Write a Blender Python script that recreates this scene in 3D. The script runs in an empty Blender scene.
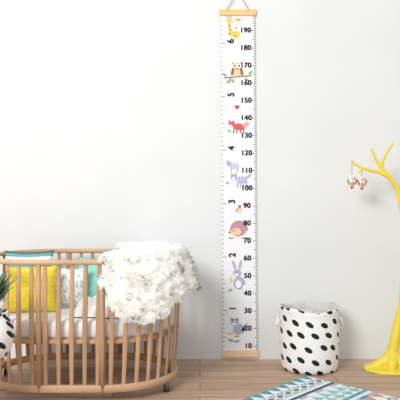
import bpy, bmesh, math, random
from mathutils import Vector, Matrix, noise, Euler
random.seed(7)
S = bpy.context.scene
S.view_settings.view_transform = 'Standard'
pi = math.pi

def lin(c):
    r = []
    for v in c:
        v /= 255.0
        r.append(v/12.92 if v <= 0.04045 else ((v+0.055)/1.055)**2.4)
    return (*r, 1)

def mat(name, col, rough=0.7, var=0.06, nscale=20, bump=0.0, bscale=200, stretch=(1,1,1), sheen=0):
    m = bpy.data.materials.new(name); m.use_nodes = True
    nt = m.node_tree; N = nt.nodes; L = nt.links
    b = N['Principled BSDF']; b.inputs['Roughness'].default_value = rough
    tc = N.new('ShaderNodeTexCoord'); mp = N.new('ShaderNodeMapping')
    mp.inputs['Scale'].default_value = stretch
    L.new(tc.outputs['Object'], mp.inputs['Vector'])
    nz = N.new('ShaderNodeTexNoise'); nz.inputs['Scale'].default_value = nscale
    nz.inputs['Detail'].default_value = 4
    L.new(mp.outputs[0], nz.inputs['Vector'])
    cr = N.new('ShaderNodeValToRGB'); c = lin(col)
    cr.color_ramp.elements[0].color = (*[max(0, v*(1-var*2)) for v in c[:3]], 1)
    cr.color_ramp.elements[1].color = (*[min(1, v*(1+var*2)) for v in c[:3]], 1)
    cr.color_ramp.elements[0].position = .3; cr.color_ramp.elements[1].position = .7
    L.new(nz.outputs['Fac'], cr.inputs['Fac'])
    L.new(cr.outputs['Color'], b.inputs['Base Color'])
    if bump:
        n2 = N.new('ShaderNodeTexNoise'); n2.inputs['Scale'].default_value = bscale
        L.new(mp.outputs[0], n2.inputs['Vector'])
        bp = N.new('ShaderNodeBump'); bp.inputs['Strength'].default_value = bump
        bp.inputs['Distance'].default_value = .01
        L.new(n2.outputs['Fac'], bp.inputs['Height']); L.new(bp.outputs[0], b.inputs['Normal'])
    return m

def dotmat(name, base, dot, sx, sy, r, rnd=0.3, shear=0.5):
    m = mat(name, base, .8, .02); nt = m.node_tree; N = nt.nodes; L = nt.links
    uv = N.new('ShaderNodeUVMap'); sp = N.new('ShaderNodeSeparateXYZ'); L.new(uv.outputs[0], sp.inputs[0])
    def M(op, a, b):
        n = N.new('ShaderNodeMath'); n.operation = op
        for i, v in enumerate((a, b)):
            if isinstance(v, (int, float)): n.inputs[i].default_value = v
            else: L.new(v, n.inputs[i])
        return n.outputs[0]
    y = M('MULTIPLY', sp.outputs[1], sy); x = M('ADD', M('MULTIPLY', sp.outputs[0], sx), M('MULTIPLY', y, shear))
    cb = N.new('ShaderNodeCombineXYZ'); L.new(x, cb.inputs[0]); L.new(y, cb.inputs[1])
    vo = N.new('ShaderNodeTexVoronoi'); vo.voronoi_dimensions = '2D'
    vo.inputs['Scale'].default_value = 1; vo.inputs['Randomness'].default_value = rnd
    L.new(cb.outputs[0], vo.inputs['Vector'])
    f = M('LESS_THAN', vo.outputs['Distance'], r)
    mx = N.new('ShaderNodeMix'); mx.data_type = 'RGBA'; L.new(f, mx.inputs[0])
    mx.inputs[6].default_value = lin(base); mx.inputs[7].default_value = lin(dot)
    L.new(mx.outputs[2], N['Principled BSDF'].inputs['Base Color'])
    return m

def stripemat(name, a, b_, n, axis=1, c3=None):
    m = mat(name, a, .85, .02); nt = m.node_tree; N = nt.nodes; L = nt.links
    uv = N.new('ShaderNodeUVMap'); sp = N.new('ShaderNodeSeparateXYZ'); L.new(uv.outputs[0], sp.inputs[0])
    mu = N.new('ShaderNodeMath'); mu.operation = 'MULTIPLY'; mu.inputs[1].default_value = n
    L.new(sp.outputs[axis], mu.inputs[0])
    fr = N.new('ShaderNodeMath'); fr.operation = 'FRACT'; L.new(mu.outputs[0], fr.inputs[0])
    cr = N.new('ShaderNodeValToRGB'); cr.color_ramp.interpolation = 'CONSTANT'
    cr.color_ramp.elements[0].color = lin(a); cr.color_ramp.elements[1].color = lin(b_)
    cr.color_ramp.elements[1].position = .45
    if c3:
        e = cr.color_ramp.elements.new(.8); e.color = lin(c3)
    L.new(fr.outputs[0], cr.inputs[0]); L.new(cr.outputs[0], N['Principled BSDF'].inputs['Base Color'])
    return m

def obj(name, verts, faces, mats, parent=None, smooth=False, fm=None, uvs=None):
    me = bpy.data.meshes.new(name); me.from_pydata([tuple(v) for v in verts], [], faces); me.update()
    for m in (mats if isinstance(mats, list) else [mats]): me.materials.append(m)
    if fm:
        for p, i in zip(me.polygons, fm): p.material_index = i
    if smooth:
        for p in me.polygons: p.use_smooth = True
    if uvs:
        ul = me.uv_layers.new(name='UVMap')
        for l in me.loops: ul.data[l.index].uv = uvs[l.vertex_index]
    o = bpy.data.objects.new(name, me); S.collection.objects.link(o)
    if parent: o.parent = parent
    return o

def empty(name, loc=(0,0,0)):
    e = bpy.data.objects.new(name, None); e.empty_display_size = .05; e.location = loc
    S.collection.objects.link(e); return e

def box(name, c, s, m, parent=None, bev=0.0):
    x, y, z = [v/2 for v in s]
    vs = [(c[0]+i*x, c[1]+j*y, c[2]+k*z) for i in (-1,1) for j in (-1,1) for k in (-1,1)]
    fs = [(0,1,3,2),(4,6,7,5),(0,4,5,1),(2,3,7,6),(0,2,6,4),(1,5,7,3)]
    o = obj(name, vs, fs, m, parent)
    if bev:
        b = o.modifiers.new('b', 'BEVEL'); b.width = bev; b.segments = 3
    return o

class MB:
    def __init__(s): s.v = []; s.f = []; s.m = []; s.uv = []
    def add(s, vs, fs, mi=0):
        k = len(s.v); s.v += [tuple(v) for v in vs]; s.f += [tuple(i+k for i in f) for f in fs]; s.m += [mi]*len(fs)
    def tube(s, pts, rads, n=10, mi=0, flat=(1,1)):
        pts = [Vector(p) for p in pts]; rings = []
        ref = None
        for i, p in enumerate(pts):
            t = (pts[min(i+1, len(pts)-1)]-pts[max(i-1, 0)]).normalized()
            if ref is None: ref = Vector((0,1,0)) if abs(t.y) < .9 else Vector((1,0,0))
            a = (ref-t*ref.dot(t)).normalized(); ref = a; b = t.cross(a)
            r = rads[i] if isinstance(rads, (list, tuple)) else rads
            rings.append([p+a*math.cos(2*pi*j/n)*r*flat[0]+b*math.sin(2*pi*j/n)*r*flat[1] for j in range(n)])
        vs = [q for r in rings for q in r]; fs = []
        for i in range(len(pts)-1):
            for j in range(n):
                fs.append((i*n+j, i*n+(j+1)%n, (i+1)*n+(j+1)%n, (i+1)*n+j))
        fs.append(tuple(range(n))[::-1]); fs.append(tuple((len(pts)-1)*n+j for j in range(n)))
        s.add(vs, fs, mi)
    def ball(s, c, r, mi=0, n=16, rot=None):
        vs = []; fs = []; c = Vector(c); r = Vector(r) if not isinstance(r, (int,float)) else Vector((r,r,r))
        R = Euler(rot).to_matrix() if rot else Matrix.Identity(3)
        for i in range(n//2+1):
            for j in range(n):
                th = pi*i/(n//2); ph = 2*pi*j/n
                vs.append(c+R@Vector((r.x*math.sin(th)*math.cos(ph), r.y*math.sin(th)*math.sin(ph), r.z*math.cos(th))))
        for i in range(n//2):
            for j in range(n):
                fs.append((i*n+j, (i+1)*n+j, (i+1)*n+(j+1)%n, i*n+(j+1)%n))
        s.add(vs, fs, mi)
    def box(s, c, sz, mi=0, R=None):
        c = Vector(c); R = R or Matrix.Identity(3)
        vs = [c+R@Vector((i*sz[0]/2, j*sz[1]/2, k*sz[2]/2)) for i in (-1,1) for j in (-1,1) for k in (-1,1)]
        s.add(vs, [(0,1,3,2),(4,6,7,5),(0,4,5,1),(2,3,7,6),(0,2,6,4),(1,5,7,3)], mi)
    def make(s, name, mats, parent=None, smooth=True):
        o = obj(name, s.v, s.f, mats, parent, smooth, s.m)
        return o

# ---------------- room ----------------
m_wall = mat('wall_paint', (227,229,230), .9, .012, 2.5, .05, 60)
box('wall_back', (0,.05,1.4), (7,.1,2.8), m_wall)
m_floor = bpy.data.materials.new('oak_planks'); m_floor.use_nodes = True
nt = m_floor.node_tree; N = nt.nodes; L = nt.links
tc = N.new('ShaderNodeTexCoord'); mp = N.new('ShaderNodeMapping'); L.new(tc.outputs['Object'], mp.inputs[0])
br = N.new('ShaderNodeTexBrick'); br.offset = .37
br.inputs['Scale'].default_value = 1; br.inputs['Brick Width'].default_value = 1.1; br.inputs['Row Height'].default_value = .11
br.inputs['Mortar Size'].default_value = .0020
br.inputs['Color1'].default_value = lin((208,180,156)); br.inputs['Color2'].default_value = lin((185,156,133)); br.inputs['Mortar'].default_value = lin((112,90,74))
L.new(mp.outputs[0], br.inputs['Vector'])
m2 = N.new('ShaderNodeMapping'); m2.inputs['Scale'].default_value = (2.2,34,1); L.new(mp.outputs[0], m2.inputs[0])
nz = N.new('ShaderNodeTexNoise'); nz.inputs['Scale'].default_value = 2; nz.inputs['Detail'].default_value = 8; nz.inputs['Distortion'].default_value = .8; L.new(m2.outputs[0], nz.inputs['Vector'])
cr = N.new('ShaderNodeValToRGB'); cr.color_ramp.elements[0].position = .36; cr.color_ramp.elements[1].position = .62
cr.color_ramp.elements[0].color = (.64,.59,.54,1); cr.color_ramp.elements[1].color = (1,1,1,1)
L.new(nz.outputs['Fac'], cr.inputs[0])
mx = N.new('ShaderNodeMix'); mx.data_type = 'RGBA'; mx.blend_type = 'MULTIPLY'; mx.inputs[0].default_value = .75
L.new(br.outputs['Color'], mx.inputs[6]); L.new(cr.outputs[0], mx.inputs[7])
L.new(mx.outputs[2], N['Principled BSDF'].inputs['Base Color']); N['Principled BSDF'].inputs['Roughness'].default_value = .55
box('floor', (0,-2.4,-.05), (7,5,.1), m_floor)

# ---------------- crib ----------------
m_beech = mat('beech_wood', (190,152,118), .45, .12, 10, stretch=(1,1,.12))
m_beechh = mat('beech_wood_rail', (198,161,127), .45, .1, 12, stretch=(.3,.3,1))
m_white = mat('white_cotton', (236,236,236), .9, .02, 30, .2, 40)
m_black = mat('black_rubber', (45,42,40), .5)
m_metal = mat('caster_metal', (120,118,115), .35)
CX, CY, HA, RX, RY = -.578, -.45, .142, .33, .30
def stad(off=0.0, n=200):
    pts = []
    for i in range(12): pts.append((CX-HA+2*HA*i/12, CY-(RY-off)))
    for i in range(64):
        a = -pi/2+pi*i/64; pts.append((CX+HA+(RX-off)*math.cos(a), CY+(RY-off)*math.sin(a)))
    for i in range(12): pts.append((CX+HA-2*HA*i/12, CY+(RY-off)))
    for i in range(64):
        a = pi/2+pi*i/64; pts.append((CX-HA+(RX-off)*math.cos(a), CY+(RY-off)*math.sin(a)))
    P = [Vector((p[0], p[1])) for p in pts]; P.append(P[0])
    cum = [0]
    for i in range(len(P)-1): cum.append(cum[-1]+(P[i+1]-P[i]).length)
    out = []; j = 0
    for k in range(n):
        s = cum[-1]*k/n
        while cum[j+1] < s: j += 1
        t = (s-cum[j])/(cum[j+1]-cum[j]); p = P[j].lerp(P[j+1], t)
        out.append(p)
    res = []
    for k in range(n):
        d = (out[(k+1) % n]-out[k-1]).normalized()
        res.append((out[k], Vector((d.y, -d.x)), d))
    return res
crib = empty('baby_crib', (CX, CY, 0))
def place(o, par):
    o.parent = par; o.matrix_parent_inverse = Matrix.Translation(-par.location)
    return o
def ring(name, off, z, w, h, m, par, rnd=.35):
    st = stad(off); vs = []; fs = []; prof = []
    for a in range(12):
        t = 2*pi*a/12; c, s_ = math.cos(t), math.sin(t)
        prof.append((math.copysign(abs(c)**rnd, c)*w/2, math.copysign(abs(s_)**rnd, s_)*h/2))
    for p, nn, d in st:
        for a, b in prof: vs.append((p.x+nn.x*a, p.y+nn.y*a, z+b))
    n = len(st); k = len(prof)
    for i in range(n):
        for j in range(k):
            fs.append((i*k+j, ((i+1)%n)*k+j, ((i+1)%n)*k+(j+1)%k, i*k+(j+1)%k))
    return place(obj(name, vs, fs, m, None, True), par)
ring('top_rail', 0, .632, .030, .024, m_beechh, crib, .6)
ring('bottom_rail', .018, .064, .026, .036, m_beechh, crib, .6)
# slats
mb = MB(); ns = 42; top = stad(0, ns*4); bot = stad(.018, ns*4)
for k in range(ns):
    pt, nt_, d = top[k*4+2]; pb, _, _ = bot[k*4+2]
    M = 10; vs = []; fs = []
    for i in range(M+1):
        t = i/M; z = .07+(.625-.07)*t
        p = pb.lerp(pt, t)+nt_*(.010*math.sin(pi*t))
        w = (.0085+.0025*math.sin(pi*t)); th = .0045
        for a, b in ((-1,-.5),(-.6,-1),(.6,-1),(1,-.5),(1,.5),(.6,1),(-.6,1),(-1,.5)):
            q = p+d*(a*w)+nt_*(b*th); vs.append((q.x, q.y, z))
    for i in range(M):
        for j in range(8): fs.append((i*8+j, i*8+(j+1)%8, (i+1)*8+(j+1)%8, (i+1)*8+j))
    mb.add(vs, fs)
# thicker posts at the four panel joints
for sx in (-1, 1):
    for sy in (-1, 1):
        x = CX+sx*HA; 
        mb.tube([(x, CY+sy*(RY-.018), .05), (x, CY+sy*(RY-.002), .35), (x, CY+sy*RY, .632)], [.013,.0135,.012], 12)
place(mb.make('slats', [m_beech]), crib)
# mattress base + mattress
def slab(name, off, z0, z1, r, m, par):
    st = stad(off, 96); vs = []; fs = []; prof = [(r, z0), (0, z0+r), (0, z1-r), (r*.3, z1-r*.3), (r, z1), (r*4, z1+.004)]
    for a, z in prof:
        for p, nn, d in st: vs.append((p.x-nn.x*a, p.y-nn.y*a, z))
    n = 96
    for i in range(len(prof)-1):
        for j in range(n): fs.append((i*n+j, i*n+(j+1)%n, (i+1)*n+(j+1)%n, (i+1)*n+j))
    fs.append(tuple(range(n))[::-1]); fs.append(tuple((len(prof)-1)*n+j for j in range(n)))
    return place(obj(name, vs, fs, m, None, True), par)
slab('mattress_base', .018, .262, .280, .003, m_beechh, crib)
slab('mattress', .026, .280, .365, .02, m_white, crib)
# casters
mb = MB()
for th, cx in ((-27,CX+HA),(27,CX+HA),(180-27,CX-HA),(180+27,CX-HA)):
    a = math.radians(th); x = cx+(RX-.018)*math.cos(a); y = CY+(RY-.018)*math.sin(a)
    mb.tube([(x,y,.06),(x,y,.036)], .008, 10, 0)
    mb.tube([(x-.013,y,.0195),(x-.005,y,.0195)], .0195, 20, 1)
    mb.tube([(x+.005,y,.0195),(x+.013,y,.0195)], .0195, 20, 1)
    mb.tube([(x-.015,y,.0195),(x+.015,y,.0195)], .006, 12, 0)
    mb.box((x,y,.040), (.022,.02,.012), 0)
place(mb.make('casters', [m_metal, m_black], None, False), crib)

# ---------------- pillows ----------------
def pillow(name, loc, rot, w, h, t, m, n=28, pinch=.08):
    vs = []; fs = []; uvs = []
    for side in (1,-1):
        for i in range(n+1):
            for j in range(n+1):
                u = -1+2*i/n; v = -1+2*j/n
                x = w/2*u*(1-pinch*(1-v*v)); y = h/2*v*(1-pinch*(1-u*u))
                z = side*t/2*(max(0,1-u**4)**.55)*(max(0,1-v**4)**.55)
                z += side*.004*noise.noise(Vector((u*3,v*3,w*20+side)))*(1-u*u)*(1-v*v)
                vs.append((x,y,z)); uvs.append(((u+1)/2,(v+1)/2))
        k = 0 if side == 1 else (n+1)**2
        for i in range(n):
            for j in range(n):
                a = k+i*(n+1)+j; q = (a, a+n+1, a+n+2, a+1)
                fs.append(q if side == 1 else q[::-1])
    o = obj(name, vs, fs, m, None, True, None, uvs)
    bm = bmesh.new(); bm.from_mesh(o.data); bmesh.ops.remove_doubles(bm, verts=bm.verts, dist=1e-5); bm.to_mesh(o.data); bm.free()
    o.location = loc; o.rotation_euler = rot
    return o
m_stripe = stripemat('teal_stripe_fabric', (238,240,240), (98,170,168), 5, 1, (72,88,96))
m_yel = dotmat('yellow_dot_fabric', (238,214,50), (244,230,130), 9, 9, .16)
m_mint = mat('mint_fabric', (140,210,195), .85, .05, 30, .2)
m_grey = dotmat('grey_leaf_fabric', (234,236,236), (188,200,204), 7, 7, .32, .9)
pillow('striped_pillow', (-.878,-.365,.510), (math.radians(75),0,math.radians(4)), .25, .29, .08, m_stripe)
pillow('yellow_pillow', (-.822,-.515,.478), (math.radians(72),0,math.radians(8)), .255, .23, .085, m_yel)
pillow('mint_pillow', (-.535,-.29,.488), (math.radians(72),0,math.radians(-8)), .24, .25, .08, m_mint)
pillow('leaf_print_pillow', (-.655,-.385,.470), (math.radians(72),0,math.radians(-10)), .16, .20, .065, m_grey)
# crumpled blanket
vs = []; fs = []; n = 50
for i in range(n+1):
    for j in range(n+1):
        u = i/n; v = j/n
        e = min(1, 6*min(u,1-u,v,1-v))
        x = -.60+.32*u+.012*math.sin(v*9); y = -.68+.22*v+.012*math.sin(u*8)
        z = .374+e*(.065+.04*noise.noise(Vector((u*3.2,v*3.2,4)))+.02*noise.noise(Vector((u*8,v*8,9))))
        vs.append((x,y,z))
for i in range(n):
    for j in range(n): a = i*(n+1)+j; fs.append((a,a+n+1,a+n+2,a+1))
bl = obj('crumpled_blanket', vs, fs, m_white, None, True)

# ---------------- sheepskin ----------------
m_fur = mat('sheep_wool', (250,247,241), .95, .01, 25)
nt = m_fur.node_tree; b_ = nt.nodes['Principled BSDF']; b_.inputs['Specular IOR Level'].default_value = .1
st = stad(0, 400)
i0 = next(i for i,(p,_,_) in enumerate(st) if p.x > CX+HA+.005)
i1 = max(i for i,(p,_,_) in enumerate(st) if p.y > CY and p.x > CX+HA-.0 )
def curl(v):
    a = noise.noise(v)
    b = noise.noise(v*2.3+Vector((5,3,1)))
    return .5+a*.7+b*.5
def furpt(u, t):
    f = i0+(i1-i0)*u; a = int(f); r = f-a
    p = st[a][0].lerp(st[(a+1)%400][0], r); nn = st[a][1].lerp(st[(a+1)%400][1], r).normalized()
    R = .032; arc = R*pi/2
    if t < -arc: n_ = -R; z = .642+(t+arc); dn, dz = -1, 0
    elif t > arc: n_ = R+(.026+.026*math.sin(u*pi))*math.sin(min(1,(t-arc)/.22)*pi*.62); z = .642-(t-arc); dn, dz = 1, .1
    else:
        th = t/R; n_ = R*math.sin(th); z = .642+R*math.cos(th)*.8; dn, dz = math.sin(th), math.cos(th)
    d = .016*noise.noise(Vector((u*7, t*9, 3)))
    d += .007*curl(Vector((u*22, t*24, 2)))
    if t < -arc: d *= .4
    d += .009*min(1, min(u,1-u)*12)
    n_ += d*dn; z += d*dz
    return Vector((p.x+nn.x*n_, p.y+nn.y*n_, z)), (Vector((nn.x, nn.y, 0))*dn+Vector((0,0,dz))).normalized()
def hang(u):
    e = min(1, math.sqrt(max(0, min(u, 1-u))*12+.3))
    return (.20+.12*math.exp(-((u-.15)/.13)**2)+.03*math.exp(-((u-.55)/.08)**2)+.008*math.sin(u*31)+.005*math.sin(u*61))*e
def hin(u): return .13*min(1, math.sqrt(max(0, min(u,1-u))*9+.15))
NU, NV = 260, 120; vs = []; fs = []
for i in range(NU+1):
    u = i/NU
    for j in range(NV+1):
        t = -hin(u)+(hin(u)+hang(u))*j/NV
        p, _ = furpt(u, t); vs.append(p)
for i in range(NU):
    for j in range(NV): a = i*(NV+1)+j; fs.append((a,a+NV+1,a+NV+2,a+1))
fur = empty('sheepskin_throw', (CX+HA+.2, CY, .55))
hide = obj('hide', vs, fs, m_fur, None, True); place(hide, fur)
sm = hide.modifiers.new('s','SOLIDIFY'); sm.thickness = .01; sm.offset = 0
mb = MB(); cn = []
for k in range(30000):
    u = random.random(); t = -hin(u)+(hin(u)+hang(u))*random.random()
    if k < 6000:   # hem locks
        e = random.choice((0,1,2,2,2))
        if e == 0: u = random.uniform(0,.02)
        elif e == 1: u = random.uniform(.98,1)
        if e < 2: t = -hin(u)+(hin(u)+hang(u))*random.random()
        else: t = hang(u)*random.uniform(.95,1)
    if t < -.04 and random.random() < .6: continue
    p, nn = furpt(u, t)
    pu, _ = furpt(min(1,u+.01), t); pt2, _ = furpt(u, t+.006)
    sn = (pu-p).cross(pt2-p)
    sn = sn.normalized() if sn.length > 1e-9 else nn
    if sn.dot(nn) < 0: sn = -sn
    sn = (sn+nn*.3).normalized()
    pc = noise.noise_vector(Vector(p)*26)
    tang = (pc-nn*pc.dot(nn)).normalized()
    d0 = (nn*random.uniform(.25,.5)+tang*.7+Vector((0,0,-.4))+Vector([random.uniform(-.2,.2) for _ in range(3)])).normalized()
    Ln = random.uniform(.015,.032)
    d1 = (d0*.7+tang.cross(nn)*.4-nn*.40+Vector((0,0,-.4))).normalized()
    q0 = p; q1 = p+d0*Ln*.45; q2 = q1+(d0*.5+d1*.5).normalized()*Ln*.35; q3 = q2+d1*Ln*.3
    side = d0.cross(nn+Vector((.01,.02,.03))).normalized()
    vv = []
    for q, r in ((q0,.0016),(q1,.0018),(q2,.0013)):
        vv += [q-side*r, q+side*r]
    vv.append(q3)
    ff = [(0,1,3,2),(2,3,5,4),(4,5,6)]
    fn = (vv[1]-vv[0]).cross(vv[2]-vv[0])
    if fn.dot(nn) < 0: ff = [f[::-1] for f in ff]
    mb.add(vv, ff)
    jn = (sn+side*random.uniform(-.28,.28)+tang*random.uniform(-.18,.18)).normalized()
    cn += [tuple(jn)]*7
wool = mb.make('wool', [m_fur])
wool.data.normals_split_custom_set_from_vertices(cn)
place(wool, fur)

# ---------------- plant in patterned pot on stool ----------------
m_dotc = dotmat('brushed_pot_glaze', (242,242,240), (28,28,30), 11, 3, .30, .9, 1.2)
mb = MB(); sx_, sy_ = -.925, -.955
mb.tube([(sx_,sy_,.232),(sx_,sy_,.236),(sx_,sy_,.258),(sx_,sy_,.262)], [.11,.116,.116,.11], 40)
for a in (30,150,270):
    a = math.radians(a)
    mb.tube([(sx_+.07*math.cos(a),sy_+.07*math.sin(a),.235),(sx_+.10*math.cos(a),sy_+.10*math.sin(a),0)], [.014,.010], 12)
mb.make('wooden_stool', [m_beech], None, False)
pp = empty('potted_plant', (-.865,sy_,.2625))
vs=[];fs=[];uvs=[];fm=[]; nA=48
prof=[(0,0),(.05,0),(.068,.006),(.088,.04),(.098,.085),(.096,.125),(.082,.158),(.072,.175),(.076,.186),(.072,.190),(.066,.186),(.066,.165),(0,.163)]
for i,(r,z) in enumerate(prof):
    for j in range(nA+1):
        a=2*pi*j/nA+pi/2; vs.append((r*math.cos(a),r*math.sin(a),z)); uvs.append((j/nA,z/.19))
for i in range(len(prof)-1):
    for j in range(nA):
        fs.append((i*(nA+1)+j,i*(nA+1)+j+1,(i+1)*(nA+1)+j+1,(i+1)*(nA+1)+j)); fm.append(1 if i>=11 else 0)
obj('pot',vs,fs,[m_dotc,mat('soil',(80,60,45),.95)],pp,True,fm,uvs)
mb=MB(); rr=random.Random(5)
for q in range(26):
    a=rr.uniform(0,2*pi) if q>8 else rr.uniform(-.9,.9); ln=rr.uniform(.13,.22); lean=rr.uniform(.2,.6)*ln
    dx,dy=math.cos(a),math.sin(a); w=rr.uniform(.010,.016); vv=[];ff=[]
    for i in range(9):
        t=i/8; c=Vector((dx*(.02+lean*t*t),dy*(.02+lean*t*t),.163+ln*(t-.15*t*t)))
        ww=w*math.sin(pi*min(1,.12+.88*t))**.7 if t<1 else .0005
        sd=Vector((-dy,dx,0)); vv+= [c-sd*ww+Vector((dx,dy,0))*.003,c,c+sd*ww+Vector((dx,dy,0))*.003]
    for i in range(8):
        for j in range(2): ff.append((i*3+j,i*3+j+1,i*3+j+4,i*3+j+3))
    mb.add(vv,ff)
mb.make('leaves',[mat('plant_leaf',(78,110,78),.5,.2,20)],pp)

# ---------------- polka dot storage bag ----------------
m_bag = dotmat('polka_dot_canvas', (240,239,237), (22,22,24), 13, 5, .245, .3)
m_bagin = mat('bag_lining', (205,203,200), .9)
BX, BY = .592, -.18
bag = empty('polka_dot_storage_bag', (BX,BY,0)); bag.scale = (.97,.97,.94)
vs = []; fs = []; uvs = []; nA = 72
prof = [(0,.0),(.12,.0),(.148,.004),(.156,.02),(.160,.08),(.163,.16),(.165,.24),(.162,.30),(.160,.335),(.163,.350),(.158,.356),(.152,.350),(.150,.30),(.150,.15),(.146,.03),(0,.025)]
for i,(r,z) in enumerate(prof):
    for j in range(nA+1):
        a = 2*pi*j/nA + pi/2
        k = z/.35
        w = 1+.022*k*noise.noise(Vector((math.cos(a)*1.6,math.sin(a)*1.6,z*7)))*2
        zz = z+ (k**3)*(.008*math.sin(2*a+1)+.005*math.sin(5*a)) if z > .05 else z
        vs.append((r*w*math.cos(a), r*w*math.sin(a)*.97, zz)); uvs.append((j/nA, z/.35))
nr = nA+1; fm = []
for i in range(len(prof)-1):
    for j in range(nA):
        fs.append((i*nr+j, i*nr+j+1, (i+1)*nr+j+1, (i+1)*nr+j)); fm.append(0 if i < 10 else 1)
b = obj('bag_body', vs, fs, [m_bag, m_bagin], bag, True, fm, uvs)
mb = MB()
for s_ in (-1,1):
    pts = []
    for i in range(13):
        t = i/12; 
        pts.append((s_*(.163+.022*math.sin(pi*t)), -.045+.09*t, .30-.055*math.sin(pi*t)))
    mb.tube(pts, .006, 8)
mb.make('handles', [m_white], bag)
mb = MB()
mb.ball((-.05,.02,.27), (.075,.08,.055)); mb.ball((.055,-.01,.265), (.08,.085,.06)); mb.ball((0,.06,.28),(.08,.06,.05))
mb.ball((0,0,.15), (.14,.13,.12))
mb.make('folded_cloths', [m_bagin], bag)

# ---------------- rug ----------------
cols = [(234,236,236),(84,160,170),(176,188,192),(74,98,118),(220,206,178),(142,200,200),(200,152,140)]
rm = [mat('rug_%d'%i, c, .95, .08, 80, .5, 300) for i, c in enumerate(cols)]
cs = .065; NX, NY = 24, 16
mb = MB()
tz = .008
for j in range(NX):
    pal = [(0,1),(2,0),(0,3),(5,0),(0,2),(1,0),(0,6)][j % 7]
    for i in range(NY):
        x0, y0 = j*cs, -i*cs; x1, y1 = x0+cs, y0-cs; xm, ym = (x0+x1)/2, (y0+y1)/2
        A=(x0,y0,tz);B=(x1,y0,tz);C=(x1,y1,tz);D=(x0,y1,tz)
        a, b2 = pal
        if j % 3 == 0:
            T = (x1, ym, tz)
            mb.add([A,T,D],[(0,2,1)],b2); mb.add([A,B,T],[(0,2,1)],a); mb.add([D,T,C],[(0,2,1)],a)
        elif j % 3 == 1:
            P1=(xm,y0,tz);P2=(x1,ym,tz);P3=(xm,y1,tz);P4=(x0,ym,tz)
            mb.add([P1,P2,P3,P4],[(0,3,2,1)],b2)
            c_ = a
            mb.add([A,P1,P4],[(0,2,1)],c_); mb.add([P1,B,P2],[(0,2,1)],c_); mb.add([P2,C,P3],[(0,2,1)],c_); mb.add([P3,D,P4],[(0,2,1)],c_)
            q=.28*cs
            mb.add([(xm,ym+q,tz+.0006),(xm+q,ym,tz+.0006),(xm,ym-q,tz+.0006),(xm-q,ym,tz+.0006)],[(0,3,2,1)],(b2+3)%6)
        else:
            s3 = cs/3
            mb.add([A,(x0+s3,y0,tz),(x0+s3,y1,tz),D],[(0,3,2,1)],a)
            mb.add([(x0+s3,y0,tz),(x0+2*s3,y0,tz),(x0+2*s3,y1,tz),(x0+s3,y1,tz)],[(0,3,2,1)],b2)
            mb.add([(x0+2*s3,y0,tz),B,C,(x0+2*s3,y1,tz)],[(0,3,2,1)],a if i%2 else 2)
mb.box((NX*cs/2,-NY*cs/2,.004),(NX*cs,NY*cs,.0078),0)
rug = mb.make('kilim_rug', rm, None, False)
rug.location = (.545,-.345,0); rug.rotation_euler = (0,0,math.radians(-44))

# ---------------- yellow tree coat stand ----------------
m_yp = mat('yellow_lacquer', (234,212,66), .4, .02)
TY = -.205
kk = (3.4+TY)/595
TX = 198*kk
def W(px, py, dy=0):
    return (TX+(px-398)*kk, TY+dy, .91+(200-py)*kk)
mb = MB()
mb.tube([W(391,360),W(395,340),W(402,305),W(405,260),W(403,215),W(398,190),W(388,175),W(380,167)], [.034,.028,.021,.017,.015,.0135,.0115,.010], 14)
mb.tube([W(381,168),W(375,158),W(371,148)], [.010,.0085,.007], 12)
mb.tube([W(381,169),W(383,160),W(387,152),W(393,143)], [.010,.009,.008,.007], 12)
mb.tube([W(391,178),W(378,172),W(364,169),W(356,165),W(351,160)], [.012,.0095,.009,.008,.0065], 12)
mb.tube([W(364,169),W(360,171),W(357,174)], [.007,.006,.005], 10)
mb.tube([W(403,205),W(412,185),W(422,170),W(426,150)], [.015,.013,.010,.007], 12)
mb.tube([W(421,172),W(432,166),W(438,158)], [.011,.009,.007], 12)
mb.tube([W(411,187,0),W(409,170,-.03),W(412,155,-.05)], [.012,.009,.007], 12)
bx_ = TX-.03
def root(a, ln):
    ax, ay = math.cos(math.radians(a)), math.sin(math.radians(a))*.72
    mb.tube([(bx_,TY,.09),(bx_+ax*ln*.35,TY+ay*ln*.35,.038),(bx_+ax*ln*.75,TY+ay*ln*.75,.016),(bx_+ax*ln,TY+ay*ln,.011)], [.030,.029,.015,.010], 14)
for a in (188,255,320,50,120): root(a, .155)
def disc(cx, cy, rx, ry, z0, z1):
    n = 48; vs = [(cx+rx*s_*math.cos(2*pi*i/n), cy+ry*s_*math.sin(2*pi*i/n), z) for z, s_ in ((z0,1),(z1*.6,1),(z1,.93)) for i in range(n)]
    fs = [(k*n+i, k*n+(i+1)%n, (k+1)*n+(i+1)%n, (k+1)*n+i) for k in range(2) for i in range(n)]
    fs += [tuple(range(n))[::-1], tuple(2*n+i for i in range(n))]
    mb.add(vs, fs)
disc(bx_, TY, .158, .118, 0, .016)
tree = mb.make('tree_coat_stand', [m_yp])
r = tree.modifiers.new('r','REMESH'); r.mode = 'VOXEL'; r.voxel_size = .005; r.use_smooth_shade = True
s2 = tree.modifiers.new('s','SMOOTH'); s2.factor = .6; s2.iterations = 4

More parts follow.
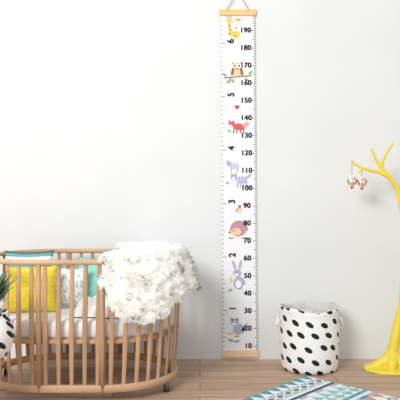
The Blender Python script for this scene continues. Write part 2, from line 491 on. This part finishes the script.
m_red = mat('red_felt',(205,80,82),.9); m_wf = mat('white_felt',(240,236,230),.9); m_gr = mat('green_felt',(130,165,100),.9); m_or = mat('rose_felt',(226,160,140),.9)
def bird(px, py, top, bodyi):
    mb = MB(); c = Vector(W(px,py)); 
    tp = Vector(W(px, top))
    mb.tube([tp, c+Vector((0,0,.03))], .0012, 6, 3)
    mb.ball(c, (.021,.017,.030), bodyi, 16)
    mb.ball(c+Vector((0,-.006,.012)), (.016,.014,.015), 1, 14)
    mb.ball(c+Vector((0,-.007,-.01)), (.013,.012,.014), 4, 12)
    for s_ in (-1,1):
        mb.ball(c+Vector((s_*.019,-.002,-.004)), (.006,.011,.018), 0 if s_ > 0 else 2, 10, (0,s_*.3,0))
        mb.ball(c+Vector((s_*.007,-.019,.016)), (.0035,.002,.0035), 3, 8)
        mb.tube([c+Vector((s_*.010,0,.022)), c+Vector((s_*.014,0,.038))], [.006,.001], 8, bodyi)
    mb.tube([c+Vector((0,-.018,.011)), c+Vector((0,-.027,.008))], [.004,.0006], 8, 0)
    mb.tube([c+Vector((0,0,-.022)), c+Vector((0,.004,-.042))], [.010,.005], 8, 0, (.4,1))
    mb.make('hanging_owl_ornament', [m_red, m_wf, m_gr, m_black, m_or])
bird(352,181,163,1); bird(362,182,170,1)

# ---------------- growth chart ----------------
ch = empty('growth_chart', (0,0,0))
m_sheet = mat('chart_canvas',(240,240,244),.8,.005); m_pine = mat('pine_bar',(236,190,130),.5,.06,20,stretch=(.2,1,1)); m_pine2 = mat('pale_pine_bar',(234,202,164),.5,.05,20,stretch=(.2,1,1))
m_ink = mat('ink',(26,26,30),.8,0.0); m_rope = mat('jute_cord',(190,150,125),.9)
k = 1/175
ch.location = ((237.5-200)*k, 0, .91+(200-13)*k); ch.rotation_euler = (0,-.0085,0)
def Lc(px, py, lay=0):
    return ((px-237.5)*k, -.0062-.00035*lay, (13-py)*k)
box('sheet', (0,-.005,(13-184)*k), (35*k,.0016,342*k), m_sheet, ch)
box('top_bar', (0,-.0085,(13-13.2)*k), (36.5*k,.016,6*k), m_pine, ch, .003)
box('bottom_bar', (0,-.0085,(13-353.3)*k), (36.5*k,.016,7*k), m_pine2, ch, .003)
mb = MB()
ap = ((237.5-237.5)*k, -.012, (13+7)*k)
for s_ in (-1,1): mb.tube([(s_*12*k,-.0095,0),(s_*11*k,-.017,.012),(s_*6*k,-.014,(14)*k*.8),ap], .0022, 8)
mb.tube([(0,0,(13+7)*k),(0,-.02,(13+7)*k)], .003, 8)
mb.make('hanging_cord', [m_rope], ch)
mb = MB()
def quad(x0,y0,x1,y1,mi=0,lay=1):
    mb.add([Lc(x0,y0,lay),Lc(x1,y0,lay),Lc(x1,y1,lay),Lc(x0,y1,lay)],[(0,3,2,1)],mi)
def ycm(c): return 345-(c-10)*1.75+1
for c in range(8,199):
    ln = 4 if c%10==0 else (3 if c%5==0 else 1.8)
    quad(255-ln, ycm(c)-.28, 255, ycm(c)+.28)
for i in range(1, 78):
    c = i*2.54; ln = 4.5 if i%12==0 else (3 if i%6==0 else 1.8)
    if 8 < c < 198: quad(220, ycm(c)-.25, 220+ln, ycm(c)+.25)
mb.make('ruler_ticks', [m_ink], ch, False)
def text(s, px, py, size, rot=0):
    for dx in (-.28, .28):
        for dy in (-.15,.15):
            cu = bpy.data.curves.new('num_'+s,'FONT'); cu.body = s; cu.size = size; cu.align_x='CENTER'; cu.align_y='CENTER'
            cu.space_character = 1.08
            cu.materials.append(m_ink)
            o = bpy.data.objects.new('num_'+s, cu); S.collection.objects.link(o); o.parent = ch
            o.location = Lc(px+dx,py+dy,5+dx)
            o.rotation_euler = (Matrix.Rotation(-rot,3,'Y')@Matrix.Rotation(pi/2,3,'X')).to_euler()
for c in range(10,200,10): text(str(c), 245.2, ycm(c)-.3, .040)
for f in range(1,7): text(str(f), 230.5, ycm(f*30.48)-2, .052, pi/2)
IC = dict(w=(250,250,250), o=(236,160,70), y=(246,205,100), br=(150,105,80), g=(130,180,120), r=(225,90,98), pk=(240,160,165), lv=(200,205,228), gy=(176,184,206), mv=(196,146,162), bk=(40,40,45), tan=(242,205,165), bl=(150,172,212))
keys = list(IC); im = [mat('print_'+q, IC[q], .8, 0) for q in keys]
mb = MB()
def E(cx, cy, rx, ry, c, lay=1, rot=0, n=20):
    pts = []
    for i in range(n):
        a = 2*pi*i/n; x = rx*math.cos(a); y = ry*math.sin(a)
        pts.append(Lc(cx+x*math.cos(rot)-y*math.sin(rot), cy+x*math.sin(rot)+y*math.cos(rot), lay))
    mb.add(pts, [tuple(range(n))[::-1]], keys.index(c))
def Pg(pts, c, lay=1):
    mb.add([Lc(x,y,lay) for x,y in pts], [tuple(range(len(pts)))], keys.index(c))
def Ln(x0,y0,x1,y1,w,c,lay=1):
    d = Vector((x1-x0,y1-y0)).normalized(); nx, ny = -d.y*w/2, d.x*w/2
    Pg([(x0+nx,y0+ny),(x1+nx,y1+ny),(x1-nx,y1-ny),(x0-nx,y0-ny)], c, lay)
# giraffe
Ln(229,22,230,36,3,'y'); E(229,21,3,2.4,'y',2); E(231.5,22,2,1.4,'tan',3); Ln(228,19,227.5,16.5,.7,'br'); Ln(230,19,230.4,16.5,.7,'br')
for a,b_ in ((229,26),(230.3,30),(229.3,34)): E(a,b_,.8,.9,'br',3)
E(235,34,5,3,'y',2); 
for x in (231,234,236,238): Ln(x,36,x,40,1.1,'y',2)
E(238,20,3,1.2,'o'); E(236,28,1.6,1,'o')
# owl on branch
Ln(223,78,251,76,1.2,'br'); Ln(230,78,226,83,.8,'br')
for x,y,q in ((224,75,.6),(228,82,-.5),(246,80,.5),(250,73,-.8),(232,81,.9)): E(x,y,2.6,1.2,'g',2,q)
E(236.5,70,5.2,7,'o',2); E(236.5,73,3.4,4,'tan',3); E(234.3,66,2.5,2.5,'w',4); E(238.7,66,2.5,2.5,'w',4); E(234.3,66,1,1,'bk',5); E(238.7,66,1,1,'bk',5)
Pg([(235.7,68),(237.3,68),(236.5,70)],'br',5); Pg([(231.5,65),(231.9,61.5),(234.5,63.6)],'o',2); Pg([(241.5,65),(241.1,61.5),(238.5,63.6)],'o',2); E(231.9,72,1.4,4,'br',3,.2); E(241.1,72,1.4,4,'br',3,-.2)
# heart
E(235,106.5,1.3,1.3,'r'); E(237.2,106.5,1.3,1.3,'r'); Pg([(233.8,107.2),(238.4,107.2),(236.1,110.2)],'r'); 
# fox
E(238,127,6,3.4,'r',1,.15); E(230.5,124.5,3.3,2.6,'r',2); Pg([(228,123),(227.6,119.5),(230,121.8)],'r',2); Pg([(233,123),(233.4,119.5),(231,121.8)],'r',2); E(229.5,126,2,1.2,'w',3)
E(245,124.5,4.3,2.1,'pk',2,-.6); E(248,121.8,1.5,1.2,'w',3,-.6)
for x in (233,236,240,243): Ln(x,128,x-.6,133.5,1.2,'br',2)
E(228,131,2,1,'g',1,.5)
# raccoon pair
E(233,166,5,3,'lv'); E(227.5,163.5,2.6,2.3,'gy',2); Ln(230,168,230,172,1.2,'gy'); Ln(236,168,236,172,1.2,'gy'); Pg([(226,162),(225.6,159.5),(227.6,161.3)],'gy',2)
E(240,180,6,3.8,'lv'); E(232.5,177.5,3.4,3,'gy',2); Pg([(230,176),(229.6,172.5),(232,174.8)],'gy',2); Pg([(235,176),(235.4,172.5),(233,174.8)],'gy',2); E(232,178.5,1.6,1.2,'w',3)
for x in (236,239,242,245): Ln(x,182,x,187.5,1.4,'gy',2)
for x in (238,241,244): Ln(x,177,x,183,.8,'bl',3)
E(247,176.5,3.6,1.4,'gy',2,-.6); E(226,183,2,.9,'g',1,.6)
# bird
E(238,210,2,3,'tan'); E(238,206.5,1.5,1.5,'br',2); Ln(236.5,208,234,212,.9,'br',2)
# hedgehog
for i in range(16):
    a = pi+pi*i/15; x, y = 237+9*math.cos(a), 230+9.5*math.sin(a); Ln(237,230,x,y,1.8,'mv')
E(237,229,7.6,7,'mv',2); E(234,232,5.2,4,'tan',3); E(229.8,232.5,2.6,1.8,'tan',4); E(227.6,232.2,.9,.9,'bk',5); E(232,230.5,.7,.7,'bk',5); E(236,235.6,2,1,'o',4)
E(229,238,3,.8,'g'); E(243,238,4,.8,'g')
# bunny
E(237,283,6,6.5,'gy'); E(235,273,4.2,3.8,'gy',2); E(232,265,1.5,5,'gy',1,-.3); E(238,265,1.5,5,'gy',1,.25); E(232,265,.7,3.4,'pk',2,-.3); E(238,265,.7,3.4,'pk',2,.25)
E(234,274.5,2,1.5,'w',3); E(236,284,3,4,'w',2); E(242.5,287,2.2,2.2,'w',3); E(234,272,.6,.6,'bk',4); E(228,290,2.5,1,'g',1,-.5); E(229,281,1.6,1.2,'y'); E(229,278.5,.7,.7,'r',2)
# koala at bottom
E(236,329,6,5.5,'gy'); E(232,322,4.4,3.8,'lv',2); Pg([(228.6,321),(228,317),(231.4,319)],'gy',2); Pg([(235.4,321),(236,317),(232.6,319)],'gy',2); E(231.6,323.6,1.8,1.2,'w',3); E(230.4,321.8,.5,.5,'bk',4); E(233.6,321.8,.5,.5,'bk',4)
E(242,327,1.4,5,'gy',1,.6); E(228,333,3,1.1,'y'); E(234,336,3,.8,'g'); E(228,340,3,1.2,'g',1,.3); E(234,341,3,1.2,'bl',1,-.2)
mb.make('animal_prints', im, ch, False)

# ---------------- light & camera ----------------
w = bpy.data.worlds.new('w'); S.world = w; w.use_nodes = True
w.node_tree.nodes['Background'].inputs[0].default_value = (.975,.99,1,1); w.node_tree.nodes['Background'].inputs[1].default_value = .78
def area(name, loc, tgt, size, e, col=(1,1,1)):
    l = bpy.data.lights.new(name,'AREA'); l.size = size; l.energy = e; l.color = col
    o = bpy.data.objects.new(name,l); S.collection.objects.link(o); o.location = loc
    o.rotation_euler = (Vector(tgt)-Vector(loc)).to_track_quat('-Z','Y').to_euler()
area('added_key_light', (-2.2,-4.6,3.0), (.1,0,.8), 1.6, 185, (1,.995,.98))  # soft area light added from upper left front; no window stands there
cam = bpy.data.cameras.new('camera'); co = bpy.data.objects.new('camera', cam); S.collection.objects.link(co)
co.location = (0,-3.4,.91); co.rotation_euler = (pi/2,0,0); cam.sensor_width = 36; cam.lens = 595/400*36
S.camera = co
